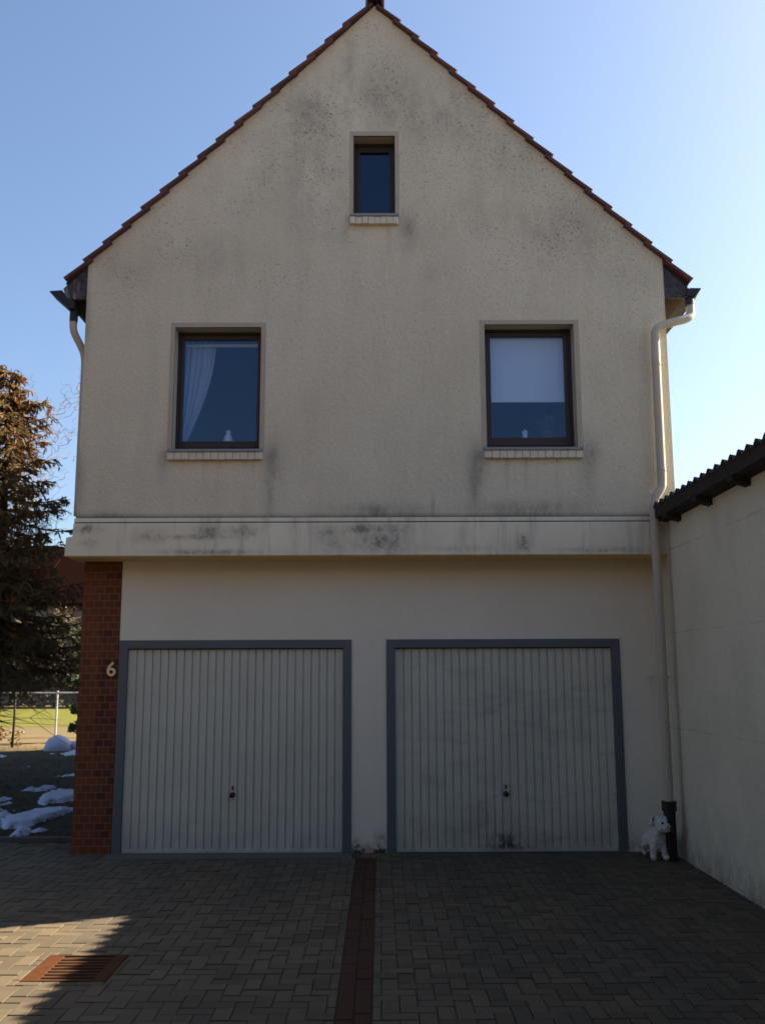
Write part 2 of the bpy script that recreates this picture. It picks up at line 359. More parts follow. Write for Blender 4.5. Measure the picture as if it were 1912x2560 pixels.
def paver(mb, x0, x1, y0, y1):
    g_, c = .0032, .0028
    x0 += g_; x1 -= g_; y0 += g_; y1 -= g_
    if x1-x0 < .012 or y1-y0 < .012: return
    dz = random.uniform(-.003, .003); tx, ty = random.uniform(-.016, .016), random.uniform(-.016, .016)
    zz = lambda x, y: dz + (x-(x0+x1)/2)*tx + (y-(y0+y1)/2)*ty
    o = [(x0, y0), (x1, y0), (x1, y1), (x0, y1)]; i = [(x0+c, y0+c), (x1-c, y0+c), (x1-c, y1-c), (x0+c, y1-c)]
    mb.add([(x, y, -.02) for x, y in o] + [(x, y, zz(x, y)-c*.7) for x, y in o] + [(x, y, zz(x, y)) for x, y in i],
           [(8,9,10,11)] + [(k, (k+1) % 4, 4+(k+1) % 4, 4+k) for k in range(4)] + [(4+k, 4+(k+1) % 4, 8+(k+1) % 4, 8+k) for k in range(4)])
U = .1
for i in range(-90, 30):
    for j in range(-130, 12):
        k = (i - j) % 4
        if k == 0: r = (i*U, (i+2)*U, j*U, (j+1)*U)
        elif k == 2: r = (i*U, (i+1)*U, (j-1)*U, (j+1)*U)
        else: continue
        rs = [r]
        for q in HOLES: rs = [p for s_ in rs for p in clip(s_, q)]
        for p in rs:
            x1 = min(p[1], 2.945)
            if p[0] < x1 and p[3] <= YARD_BACK: paver(pv, p[0], x1, p[2], p[3])
tag(pv.build('paving', M_pav), kind='structure')
st = MB(); y = -13.
while y < .1:
    paver(st, -.246, -.148, y, y+.2); paver(st, -.149, -.051, y-.1, y+.1); y += .2
tag(st.build('paving_strip', M_strip), kind='structure')
b = MB(); b.box(-2.755, -.285, .105, .40, -.02, .004); tag(b.build('threshold_slab', M_conc), kind='structure')
ks = MB(); x = -9.
while x < -3.2:
    ks.box(x, min(x+.495, -3.16), YARD_BACK+.005, YARD_BACK+.065, -.03, .045); x += .5
tag(ks.build('kerb', M_conc, bevel=.006), kind='structure')
b = MB(); b.quad((-120, 25.5, -.022), (40, 25.5, -.022), (40, 46, -.022), (-120, 46, -.022)); tag(b.build('lawn', M_lawn), kind='structure')

# drain cover
dr = thing('drain_cover', 'rusty square iron drain grate set in the pavers, half in sun and half in shade', 'drain grate')
X0, X1, Y0, Y1 = GR[0]+.008, GR[1]-.008, GR[2]+.008, GR[3]-.008
SX0, SX1, SY0, SY1 = X0+.10, X1-.075, Y0+.022, Y1-.022
f = MB(); f.box(X0, SX0, Y0, Y1, -.03, .003); f.box(SX1, X1, Y0, Y1, -.03, .003); f.box(SX0, SX1, Y0, SY0, -.03, .003); f.box(SX0, SX1, SY1, Y1, -.03, .003)
f.build('frame', M_rust, dr, bevel=.003)
nb = 7; pit = (SY1-SY0)/(nb+1)
for k in range(nb):
    yc = SY0 + pit*(k+1)
    m = MB(); m.box(SX0, SX1, yc-.014, yc+.014, -.028, .001); m.build('bar', M_rust, dr, bevel=.003)
m = MB(); m.box(SX0, SX1, SY0, SY1, -.0275, -.0265); m.build('gully_pit', M_black, dr)

# ------------------------------------------------------------------ house
house = thing('house', 'two storey house with weathered beige gable above two garage doors', 'house')
XL, XR, AX, AZ_ = -3.143, 3.07, -.038, 9.262           # wall edges and gable apex
ZE = 6.196; YU, YL, YB = .03, .413, 16.8
def zroof(x): return ZE + (AZ_-ZE)*((x-XL)/(AX-XL) if x < AX else (XR-x)/(XR-AX)) + .022
OPEN = {'L': (-2.178, -1.260, 4.10, 5.461), 'R': (1.124, 2.076, 4.11, 5.484), 'T': (-.281, .180, 6.73, 7.680)}
w = MB()
def fq(x0, x1, z0, z1, y=YU): w.quad((x0, y, z0), (x1, y, z0), (x1, y, z1), (x0, y, z1))
L, R, T = OPEN['L'], OPEN['R'], OPEN['T']; ZB = 3.36
fq(XL, L[0], ZB, ZE); fq(L[0], L[1], ZB, L[2]); fq(L[0], L[1], L[3], ZE); fq(L[1], R[0], ZB, ZE)
fq(R[0], R[1], ZB, R[2]); fq(R[0], R[1], R[3], ZE); fq(R[1], XR, ZB, ZE)
w.add([(XL,YU,ZE),(T[0],YU,ZE),(T[0],YU,zroof(T[0])),(XL,YU,ZE+.022)], [(0,1,2,3)])
w.add([(T[1],YU,ZE),(XR,YU,ZE),(XR,YU,ZE+.022),(T[1],YU,zroof(T[1]))], [(0,1,2,3)])
fq(T[0], T[1], ZE, T[2])
w.add([(T[0],YU,T[3]),(T[1],YU,T[3]),(T[1],YU,zroof(T[1])),(AX,YU,AZ_+.022),(T[0],YU,zroof(T[0]))], [(0,1,2,3,4)])
for (a, b_, c, d) in (L, R, T):                        # reveals
    y1 = YU+.30
    w.quad((a,YU,c),(a,y1,c),(a,y1,d),(a,YU,d)); w.quad((b_,YU,c),(b_,YU,d),(b_,y1,d),(b_,y1,c))
    w.quad((a,YU,d),(b_,YU,d),(b_,y1,d),(a,y1,d)); w.quad((a,YU,c),(a,y1,c),(b_,y1,c),(b_,YU,c))
w.quad((XL,YU,ZB),(XL,YB,ZB),(XL,YB,ZE),(XL,YU,ZE)); w.quad((XR,YU,ZB),(XR,YU,ZE),(XR,YB,ZE),(XR,YB,ZB))
w.add([(XL,YB,ZB),(XR,YB,ZB),(XR,YB,ZE),(AX,YB,AZ_),(XL,YB,ZE)], [(0,1,2,3,4)])
w.build('upper_wall', M_up, house)
# rooms behind the windows
rm = MB()
for (a, b_, c, d) in (L, R, T):
    x0, x1, z0, z1 = a-.35, b_+.35, c-.5, d+.12
    if a == T[0]: x0, x1 = a-.2, b_+.2
    y0, y1 = YU+.30, 3.2
    rm.quad((x0,y1,z0),(x1,y1,z0),(x1,y1,z1),(x0,y1,z1)); rm.quad((x0,y0,z0),(x0,y1,z0),(x0,y1,z1),(x0,y0,z1)); rm.quad((x1,y0,z0),(x1,y0,z1),(x1,y1,z1),(x1,y1,z0))
    rm.quad((x0,y0,z1),(x1,y0,z1),(x1,y1,z1),(x0,y1,z1)); rm.quad((x0,y0,z0),(x1,y0,z0),(x1,y1,z0),(x0,y1,z0))
rm.build('room_lining', M_room, house)
bm_ = MB(); bm_.prism([(-3.235, 2.992), (3.075, 2.992), (3.075, 3.335), (-3.158, 3.335), (-3.162, 3.200), (-3.226, 3.188)], 0, 16.7)
bm_.build('concrete_band', M_beam, house, bevel=.008)
m = MB(); m.box(-3.20, 3.06, .03, .40, 2.984, 2.9915); m.build('soffit_bounce_panel', plain('bounce_warm_soffit', (.78, .58, .28), .9, .1), house)  # added underside panel, warm ground bounce painted into its colour
m = MB(); m.box(-3.15, 3.073, .010, .35, 3.3365, 3.3445); m.build('joint_strip', M_black, house)
m = MB(); m.box(-3.152, 3.074, .003, .35, 3.345, 3.388); m.build('band_ledge', M_beam, house, bevel=.006)
lw = MB()
def lq(x0, x1, z0, z1): lw.quad((x0, YL, z0), (x1, YL, z0), (x1, YL, z1), (x0, YL, z1))
D1, D2, DZ = (-2.735, -.302), (.062, 2.514), 2.150
lq(-2.74, D2[1], DZ, 2.99); lq(D1[1], D2[0], -.03, DZ); lq(D2[1], 3.07, -.03, 2.99); lq(-2.74, D1[0], -.03, DZ)
lw.quad((3.07,YL,-.03),(3.07,YL,2.99),(3.07,YB,2.99),(3.07,YB,-.03)); lw.quad((-2.74,YB,-.03),(3.07,YB,-.03),(3.07,YB,2.99),(-2.74,YB,2.99))
lw.build('lower_wall', M_low, house)
m = MB(); m.box(-3.148, -2.7405, YL-.004, YB, -.03, 2.991); m.build('brick_pillar', M_brick, house)

# windows
def window(key, frame, bot, glass, sill, zs, nbrick, has_sash=True):
    a, b_, c, d = OPEN[key]; yf = .19
    fr = MB(); gx0, gx1, gz0, gz1 = glass
    def ring(x0, x1, z0, z1, i0, i1, k0, k1, y0, y1):
        fr.box(x0, i0, y0, y1, z0, z1); fr.box(i1, x1, y0, y1, z0, z1); fr.box(i0, i1, y0, y1, z0, k0); fr.box(i0, i1, y0, y1, k1, z1)
    s = .028
    ring(a+.001, b_-.001, c+.001, d-.001, a+s, b_-s, bot+s, d-s, yf, yf+.075)
    ring(a+s, b_-s, bot+s+.006, d-s, gx0, gx1, gz0, gz1, yf+.014, yf+.07)
    wf = fr.build('window', M_frame, house, bevel=.004)
    p = MB(); p.quad((gx0,yf+.04,gz0),(gx1,yf+.04,gz0),(gx1,yf+.04,gz1),(gx0,yf+.04,gz1)); p.build('pane', M_glass, wf)
    sx0, sx1 = sill
    z1, z2, z3 = zs                                    # sheet top, sheet/brick joint, brick bottom
    m = MB(); m.prism([(0, 0)]*3, 0, 0) if False else None
    sh = MB(); sh.add([(sx0,-.035,z2+.004),(sx1,-.035,z2+.004),(sx1,-.035,z2+.030),(sx0,-.035,z2+.030),
                       (sx0,YU-.001,z2+.004),(sx1,YU-.001,z2+.004),(sx1,YU-.001,z1),(sx0,YU-.001,z1)],
                      [(0,1,2,3),(3,2,6,7),(0,4,5,1),(0,3,7,4),(1,5,6,2),(4,7,6,5)])
    sh.add([(a+.003,YU,z1-.03),(b_-.003,YU,z1-.03),(b_-.003,YU,z1),(a+.003,YU,z1),(a+.003,.188,z1-.03),(b_-.003,.188,z1-.03),(b_-.003,.188,bot+.008),(a+.003,.188,bot+.008)],
           [(0,1,2,3),(3,2,6,7),(0,4,5,1),(0,3,7,4),(1,5,6,2),(4,7,6,5)])
    sh.build('sill_sheet', M_zinc, wf)
    bk = MB(); wdt = (sx1-sx0)/nbrick
    for i in range(nbrick):
        j = random.uniform(-.004, .004)
        bk.box(sx0+i*wdt+.0025, sx0+(i+1)*wdt-.0025, -.022+j, YU+.02, z3+abs(j), z2)
    bk.build('sill_tiles', M_glaze, wf, bevel=.004)
    m = MB(); m.box(sx0+.004, sx1-.004, -.012, YU+.01, z3+.004, z2-.002); m.build('sill_mortar', M_surr, wf)
    if frame:
        fx0, fx1, fz1 = frame; s_ = MB(); y0 = YU-.003; zb = z1+.001
        s_.box(fx0, a, y0, YU+.02, zb, fz1); s_.box(b_, fx1, y0, YU+.02, zb, fz1); s_.box(a, b_, y0, YU+.02, d, fz1)
        s_.box(a, a+.0015, YU+.02, .188, zb, d); s_.box(b_-.0015, b_, YU+.02, .188, zb, d); s_.box(a+.0015, b_-.0015, YU+.02, .188, d-.0015, d)
        s_.build('window_surround', M_surr, wf)
    m = MB(); m.box(a+.002, b_-.002, .27, .50, gz0-.05, gz0-.012); m.build('inner_sill', M_white, wf)
    return wf
window('L', (-2.226, -1.209, 5.511), 4.14, (-2.114, -1.318, 4.25, 5.382), (-2.215, -1.222), (4.125, 4.078, 3.998), 13)
window('R', (1.072, 2.132, 5.532), 4.155, (1.202, 2.000, 4.280, 5.411), (1.092, 2.122), (4.135, 4.088, 4.008), 13)
window('T', (-.322, .222, 7.733), 6.775, (-.206, .113, 6.856, 7.581), (-.316, .216), (6.745, 6.700, 6.616), 8)

# garage doors
def garage(x0, x1, hx, hz):
    fw = .088; z1 = DZ; y0 = YL-.018; y1 = YL+.09
    f = MB(); f.box(x0, x0+fw, y0, y1, -.02, z1); f.box(x1-fw, x1, y0, y1, -.02, z1); f.box(x0+fw, x1-fw, y0, y1, z1-fw, z1)
    fr = f.build('garage_door', M_blue, house, bevel=.004)
    a, b_ = x0+fw+.006, x1-fw-.006; n = 27; wd = (b_-a)/n; yf = YL+.022
    p = MB(); prof = []
    for i in range(n):                                  # ribbed steel sheet
        xa = a + i*wd
        prof += [(xa, yf+.016), (xa+.008, yf+.016), (xa+.013, yf), (xa+wd-.005, yf)]
    prof.append((b_, yf+.016))
    za, zb = .035, z1-fw-.010
    vs = [(x, y, za) for x, y in prof] + [(x, y, zb) for x, y in prof]; k = len(prof)
    p.add(vs, [(i, i+1, k+i+1, k+i) for i in range(k-1)])
    p.build('door_panel', M_door, fr)
    m = MB(); m.box(a, b_, yf-.006, yf+.02, .0, .036); m.box(a-.004, a+.012, yf-.004, yf+.02, .036, zb); m.box(b_-.012, b_+.004, yf-.004, yf+.02, .036, zb)
    m.build('edge_rail', M_door, fr, bevel=.002)
    m = MB(); m.box(x0+fw, x1-fw, yf+.045, yf+.055, -.02, z1-fw); m.build('backing', M_black, fr)
    h = MB(); h.tube([(hx, yf, hz), (hx, yf-.012, hz), (hx, yf-.03, hz), (hx, yf-.055, hz), (hx, yf-.066, hz), (hx, yf-.070, hz)], [.028, .026, .014, .026, .024, .010], 20)
    h.box(hx-.009, hx+.009, yf-.006, yf+.004, hz+.050, hz+.088)
    h.build('handle', M_black, fr, smooth=False)
garage(D1[0], D1[1], -1.522, .572)
garage(D2[0], D2[1], 1.287, .572)

# house number
cu = bpy.data.curves.new('digit', 'FONT'); cu.body = '6'; cu.size = .205; cu.extrude = .007; cu.offset = .0025; cu.align_x = 'CENTER'
to = bpy.data.objects.new('digit', cu); C.objects.link(to)
bpy.context.view_layer.update()
me = bpy.data.meshes.new_from_object(to.evaluated_get(bpy.context.evaluated_depsgraph_get())); bpy.data.objects.remove(to)
num = bpy.data.objects.new('house_number', me); C.objects.link(num); me.materials.clear(); me.materials.append(M_brass)
num.rotation_euler = (PI/2, 0, 0); num.location = (-2.812, YL-.016, 1.782); num.parent = house

# roof
th = math.atan2(AZ_-ZE, AX-XL)
rf = MB(); YV = -.035
def side(sgn):
    u = Vector((sgn*math.cos(th), math.sin(th))); n = Vector((-sgn*math.sin(th), math.cos(th)))  # up-slope, outward
    s0, step, count = (.437, .2825, 16) if sgn > 0 else (.352, .2925, 16)
    for k in range(count):
        nn = .082 - .048*k/15 if sgn > 0 else .060
        B = Vector((AX, AZ_)) + n*nn - u*(s0 + k*step); ln = .36 if k else min(s0, .44) - .02
        t0 = .034; pts = [B, B + u*ln - n*.040, B + u*ln - n*.066, B - n*t0]
        rf.prism([tuple(p) for p in (pts if sgn > 0 else pts[::-1])], YV + random.uniform(-.008, .008), 17.0)
side(1); side(-1)
roof = rf.build('roof', M_tile, house)
# boarding under the tiles
dk = MB()
for sgn, xe in ((1, -3.38), (-1, 3.34)):
    u = Vector((sgn*math.cos(th), math.sin(th))); n = Vector((-sgn*math.sin(th), math.cos(th))); A = Vector((AX, AZ_))
    Lr = abs(xe-AX)/math.cos(th)
    pts = [A + n*.018 - u*.03, A - n*.03 - u*.03, A - u*Lr - n*.03, A - u*Lr + n*.004]
    dk.prism([tuple(p) for p in pts], YU+.012, 16.8)
dk.build('roof_boarding', M_wood, roof)
rg = MB(); arc = [(AX + .105*math.cos(a), 9.315 + .085*math.sin(a)) for a in [PI*i/10 for i in range(11)]]
arc += [(AX-.105, 9.235), (AX-.08, 9.235)] + [(AX + .08*math.cos(a), 9.30 + .07*math.sin(a)) for a in [PI*i/10 for i in range(10, -1, -1)]] + [(AX+.08, 9.235), (AX+.105, 9.235)]
for i in range(45): rg.prism(arc, -.06+i*.38+.0, -.06+i*.38+.376)
rg.build('ridge_tiles', M_tile, roof)

# eaves boxes, gutters, pipes
e = MB(); e.prism([(XL-.001, 6.155), (XL-.001, 5.79), (-3.355, 5.79), (-3.40, 5.90)], YU+.045, 16.7); eb = e.build('eaves_box', M_soff, house)
e = MB(); e.prism([(XL-.002, 6.158), (XL-.002, 5.785), (-3.36, 5.785), (-3.405, 5.905)], YU+.012, YU+.045); e.build('slate_end', M_slate, eb)
e = MB(); e.prism([(XR+.001, 6.16), (XR+.001, 5.787), (3.300, 5.787), (3.365, 5.86)], YU+.045, 16.7); eb = e.build('eaves_box', M_soff, house)
e = MB(); e.prism([(XR+.002, 6.163), (XR+.002, 5.782), (3.303, 5.782), (3.368, 5.865)], YU+.012, YU+.045); e.build('slate_end', M_slate, eb)
gm = MB(); gm.prism([(-3.545, 5.872), (-3.41, 5.882), (-3.36, 5.80), (-3.275, 5.76), (-3.275, 5.675), (-3.335, 5.675), (-3.54, 5.858)], .02, .26)
gm.prism([(-3.43, 5.878), (-3.36, 5.88), (-3.36, 5.80), (-3.41, 5.815)], .26, 16.7); gl_ = gm.build('gutter', M_dark, house, bevel=.004)
pm = MB(); pm.tube([(-3.305, .13, 5.69), (-3.305, .13, 5.56)], .044, 14); pm.build('outlet', M_dark, gl_)
gm = MB(); g0 = [(3.335, 5.872), (3.458, 5.870), (3.452, 5.858), (3.400, 5.785), (3.29, 5.785)]; g1 = [(3.335, 5.872), (3.490, 5.870), (3.485, 5.855), (3.430, 5.780), (3.29, 5.780)]
for (ya, pa), (yb, pb) in (((-.02, g0), (.30, g1)), ((.3005, g1), (16.7, g1))):
    gm.add([(x, ya, z) for x, z in pa] + [(x, yb, z) for x, z in pb], [[0,1,2,3,4],[9,8,7,6,5]] + [[i,(i+1) % 5,5+(i+1) % 5,5+i] for i in range(5)])
gr_ = gm.build('gutter', M_dark, house, bevel=.004)
pm = MB(); pm.tube([(3.345, .05, 5.79), (3.345, .05, 5.68)], .047, 14); pm.build('outlet', M_dark, gr_)
pm = MB(); pm.tube(spline([(-3.305,.13,5.575),(-3.305,.13,5.50),(-3.29,.15,5.43),(-3.235,.20,5.31),(-3.205,.23,5.22),(-3.198,.25,5.10),(-3.198,.25,4.9),(-3.198,.25,3.45)]), .040, 14)
pm.build('downpipe', M_pipe, house, smooth=True)
pm = MB(); pm.tube(spline([(3.345,.05,5.70),(3.345,.045,5.64),(3.335,.03,5.58),(3.27,-.005,5.525),(3.13,-.045,5.475),(2.98,-.07,5.42),(2.925,-.075,5.36),(2.915,-.075,5.26),(2.912,-.075,5.0),(2.908,-.075,4.0),
                          (2.908,-.075,3.76),(2.895,-.085,3.68),(2.835,-.095,3.58),(2.808,-.095,3.50),(2.806,-.095,3.38),(2.806,-.095,2.6),(2.806,-.095,1.2),(2.806,-.095,.50)]), .046, 18)
pipe = pm.build('downpipe', M_pipe, house, smooth=True)
for z, x, y in ((5.0, 2.912, -.075), (3.86, 2.908, -.075), (1.75, 2.806, -.095)):
    m = MB(); m.tube([(x, y, z-.012), (x, y, z+.012)], .050, 18); m.box(x-.006, x+.006, y+.045, .0 if z > 3 else .41, z-.006, z+.006); m.box(x+.045, x+.066, y-.006, y+.006, z-.01, z+.01); m.build('pipe_clamp', M_pipe, pipe)
m = MB(); m.tube([(2.806,-.095,-.02),(2.806,-.095,.46),(2.806,-.095,.47),(2.806,-.095,.56)], [.058, .058, .072, .072], 18); m.build('standpipe', M_black, pipe)

# ------------------------------------------------------------------ things behind the panes
cur = MB(); n = 44; rows = 26
for r in range(rows+1):
    t = r/rows; z = 5.40 - t*1.14
    xr = -1.80 - .30*t**1.5*1.0 + .02*math.sin(3*t)
    for i in range(n+1):
        s = i/n
        cur.v.append((-2.16 + (xr+2.16)*s, .36 + .018*math.sin(s*34 + t*1.5) + .01*math.sin(s*13+1), z))
cur.f = [[r*(n+1)+i, r*(n+1)+i+1, (r+1)*(n+1)+i+1, (r+1)*(n+1)+i] for r in range(rows) for i in range(n)]
tag(cur.build('curtain', mat_leaf('sheer_curtain', (.72,.74,.78), (.72,.74,.78), trans=.4), smooth=True), 'sheer white curtain drawn aside behind the left first floor window', 'curtain')
m = MB(); m.box(-2.17, -1.27, .33, .35, 5.345, 5.378); tag(m.build('curtain_rail', M_white), 'white curtain rail along the top of the left first floor window', 'curtain rail')
bl = thing('roller_blind', 'white roller blind pulled halfway down behind the right first floor window', 'roller blind')
m = MB(); m.quad((1.16,.275,4.70),(2.04,.275,4.70),(2.04,.275,5.45),(1.16,.275,5.45)); m.build('fabric', M_blind, bl)
m = MB(); m.box(1.16, 2.04, .270, .281, 4.690, 4.706); m.build('bottom_bar', M_blind, bl)
m = MB(); m.tube([(1.15,.29,5.455),(2.05,.29,5.455)], .02, 12); m.build('roller', M_white, bl)
def lathe(prof, x, y, z, n=20):
    mb = MB(); k = len(prof)
    mb.add([(x+r*math.cos(2*PI*j/n), y+r*math.sin(2*PI*j/n), z+h) for r, h in prof for j in range(n)],
           [(i*n+j, i*n+(j+1) % n, (i+1)*n+(j+1) % n, (i+1)*n+j) for i in range(k-1) for j in range(n)]); return mb
tag(lathe([(.0,0),(.045,0),(.055,.05),(.04,.10),(.022,.13),(.032,.16),(.0,.16)], -1.64, .36, 4.239).build('vase', M_white, smooth=True), 'small white vase on the inner sill of the left first floor window', 'vase')
tag(lathe([(.0,0),(.038,0),(.038,.02),(.03,.03),(.03,.12),(.008,.125),(.0,.15)], 1.575, .36, 4.269).build('candle', M_white, smooth=True), 'pale candle on the inner sill of the right first floor window', 'candle')
pl = thing('houseplant', 'leafy houseplant in a reddish pot behind the right first floor window', 'houseplant', loc=(0,0,0))
lathe([(.0,0),(.05,0),(.065,.10),(.07,.10),(.07,.12),(.055,.12),(.05,.09),(.0,.09)], 1.83, .39, 4.269).build('pot', plain('terracotta', (.14,.06,.045)), pl, smooth=True)
lf = MB()
for i in range(46):
    a = random.uniform(0, 2*PI); l = random.uniform(.08, .22); e_ = random.uniform(.5, 1.4); c = Vector((1.83, .39, 4.37))
    d = Vector((math.cos(a)*math.cos(e_), .5*math.sin(a)*math.cos(e_), math.sin(e_))); s = Vector((-math.sin(a), math.cos(a)*.5, 0)).normalized()*.018
    p = c + d*l*.7; q = c + d*l*1.5 - Vector((0,0,.03)); mid = (p+q)/2
    lf.add([p, mid+s, q, mid-s], [(0,1,2,3)]); lf.add([c+s*.08, c-s*.08, p-s*.08, p+s*.08], [(0,1,2,3)])
lf.build('leaves', mat_leaf('houseplant_leaf', (.05,.08,.05), (.09,.12,.08)), pl)

# ------------------------------------------------------------------ outbuilding on the right
ob = thing('outbuilding', 'low pale rendered outbuilding with dark corrugated roof beside the yard', 'outbuilding')
w = MB(); w.box(2.95, 3.066, -16, YL-.003, -.03, 3.33); w.box(3.066, 7.4, -16, -.03, -.03, 2.2); w.build('wall', M_wallr, ob)
XE, ZR, SL = 2.785, 3.482, .20
cg = MB(); yy = [-.02 - i*.0147 for i in range(int(16/.0147))]
xs = [XE, 3.6, 7.6]
def zc(x, y): return ZR - (x-XE)*SL + .026*math.cos(2*PI*(y+.215)/.177)
for x in xs:
    for y in yy: cg.v.append((x, y, zc(x, y)))
k = len(yy); cg.f = [[a*k+i, a*k+i+1, (a+1)*k+i+1, (a+1)*k+i] for a in range(len(xs)-1) for i in range(k-1)]
o = cg.build('corrugated_roof', M_corr, ob, smooth=True); sm = o.modifiers.new('thickness', 'SOLIDIFY'); sm.thickness = .008; sm.offset = -1
m = MB(); m.prism([(2.80, 3.345), (2.955, 3.318), (2.955, 3.415), (2.80, 3.445)], -16, -.03); m.build('eaves_purlin', M_wood, ob)
y = -.40
while y > -15.8:
    m = MB(); m.add([(2.80,y,3.305),(2.955,y,3.262),(2.955,y,3.33),(2.80,y,3.352),(2.80,y-.11,3.305),(2.955,y-.11,3.262),(2.955,y-.11,3.33),(2.80,y-.11,3.352)],
                    [(0,1,2,3),(4,7,6,5),(0,4,5,1),(3,2,6,7),(0,3,7,4),(1,5,6,2)])
    m.build('rafter_tail', M_wood, ob); y -= .90

# ------------------------------------------------------------------ dog
def skin(name, chains, mat, parent=None, levels=2):
    me = bpy.data.meshes.new(name); vs, es, rs = [], [], []
    idx = {}
    for ch in chains:
        prev = None
        for key, p, r in ch:
            if key not in idx: idx[key] = len(vs); vs.append(p); rs.append(r)
            i = idx[key]
            if prev is not None: es.append((prev, i))
            prev = i
    me.from_pydata(vs, es, []); o = bpy.data.objects.new(name, me); C.objects.link(o)
    sk = o.modifiers.new('skin', 'SKIN'); sk.use_smooth_shade = True
    for i, r in enumerate(rs):
        d = me.skin_vertices[0].data[i]; d.radius = r if isinstance(r, tuple) else (r, r)
    me.skin_vertices[0].data[0].use_root = True
    o.modifiers.new('sub', 'SUBSURF').levels = levels; o.modifiers['sub'].render_levels = levels
    me.materials.append(mat)
    if parent: o.parent = parent
    bpy.context.view_layer.update()
    ev = bpy.data.meshes.new_from_object(o.evaluated_get(bpy.context.evaluated_depsgraph_get()))
    o.modifiers.clear(); o.data = ev; ev.name = name
    return o
dog = thing('dog', 'small white dog standing in the dark corner beside the black pipe foot', 'dog', loc=(0,0,0))
V = lambda x, y, z: (x, y, z)
ch = [
 [('hip', V(2.648,.11,.170), .066), ('mid', V(2.655,.01,.195), .072), ('sho', V(2.675,-.075,.215), .076), ('nek', V(2.688,-.11,.285), .060), ('hd', V(2.700,-.14,.362), .074), ('brw', V(2.715,-.175,.345), .060), ('muz', V(2.742,-.225,.322), .042), ('nos', V(2.752,-.245,.320), .032)],
 [('sho', 0, 0), ('fl1', V(2.632,-.10,.125), .040), ('fl2', V(2.624,-.115,.07), .031), ('fl3', V(2.621,-.12,.032), .031), ('fl4', V(2.624,-.155,.026), .027)],
 [('sho', 0, 0), ('fr1', V(2.722,-.10,.125), .040), ('fr2', V(2.737,-.115,.07), .031), ('fr3', V(2.744,-.12,.032), .031), ('fr4', V(2.752,-.155,.026), .027)],
 [('hip', 0, 0), ('hl1', V(2.615,.13,.115), .044), ('hl2', V(2.612,.165,.070), .028), ('hl3', V(2.612,.16,.027), .026), ('hl4', V(2.616,.125,.023), .023)],
 [('hip', 0, 0), ('hr1', V(2.690,.13,.115), .044), ('hr2', V(2.694,.165,.070), .028), ('hr3', V(2.694,.16,.027), .026), ('hr4', V(2.698,.125,.023), .023)],
 [('hip', 0, 0), ('t1', V(2.635,.175,.195), .024), ('t2', V(2.628,.205,.20), .015)],
 [('hd', 0, 0), ('el', V(2.640,-.115,.405), .026), ('el2', V(2.618,-.130,.370), .024), ('el3', V(2.615,-.140,.330), .016)],
 [('hd', 0, 0), ('er', V(2.752,-.095,.410), .026), ('er2', V(2.776,-.105,.375), .024), ('er3', V(2.780,-.115,.335), .016)]]
body = skin('body', ch, M_fur, dog)
tx = bpy.data.textures.new('coat_clumps', 'CLOUDS'); tx.noise_scale = .022
sb = body.modifiers.new('sub', 'SUBSURF'); sb.levels = 2; sb.render_levels = 2
dm = body.modifiers.new('coat', 'DISPLACE'); dm.texture = tx; dm.strength = .020
def ball(name, c, r, mat, par):
    bm = bmesh.new(); bmesh.ops.create_uvsphere(bm, u_segments=14, v_segments=10, radius=r); me = bpy.data.meshes.new(name); bm.to_mesh(me); bm.free()
    o = bpy.data.objects.new(name, me); C.objects.link(o); o.location = c; me.materials.append(mat); me.polygons.foreach_set('use_smooth', [True]*len(me.polygons)); o.parent = par; return o
ball('nose', (2.764,-.276,.330), .015, M_nose, dog)
ball('eye', (2.694,-.226,.372), .012, M_nose, dog); ball('eye', (2.758,-.198,.375), .012, M_nose, dog)

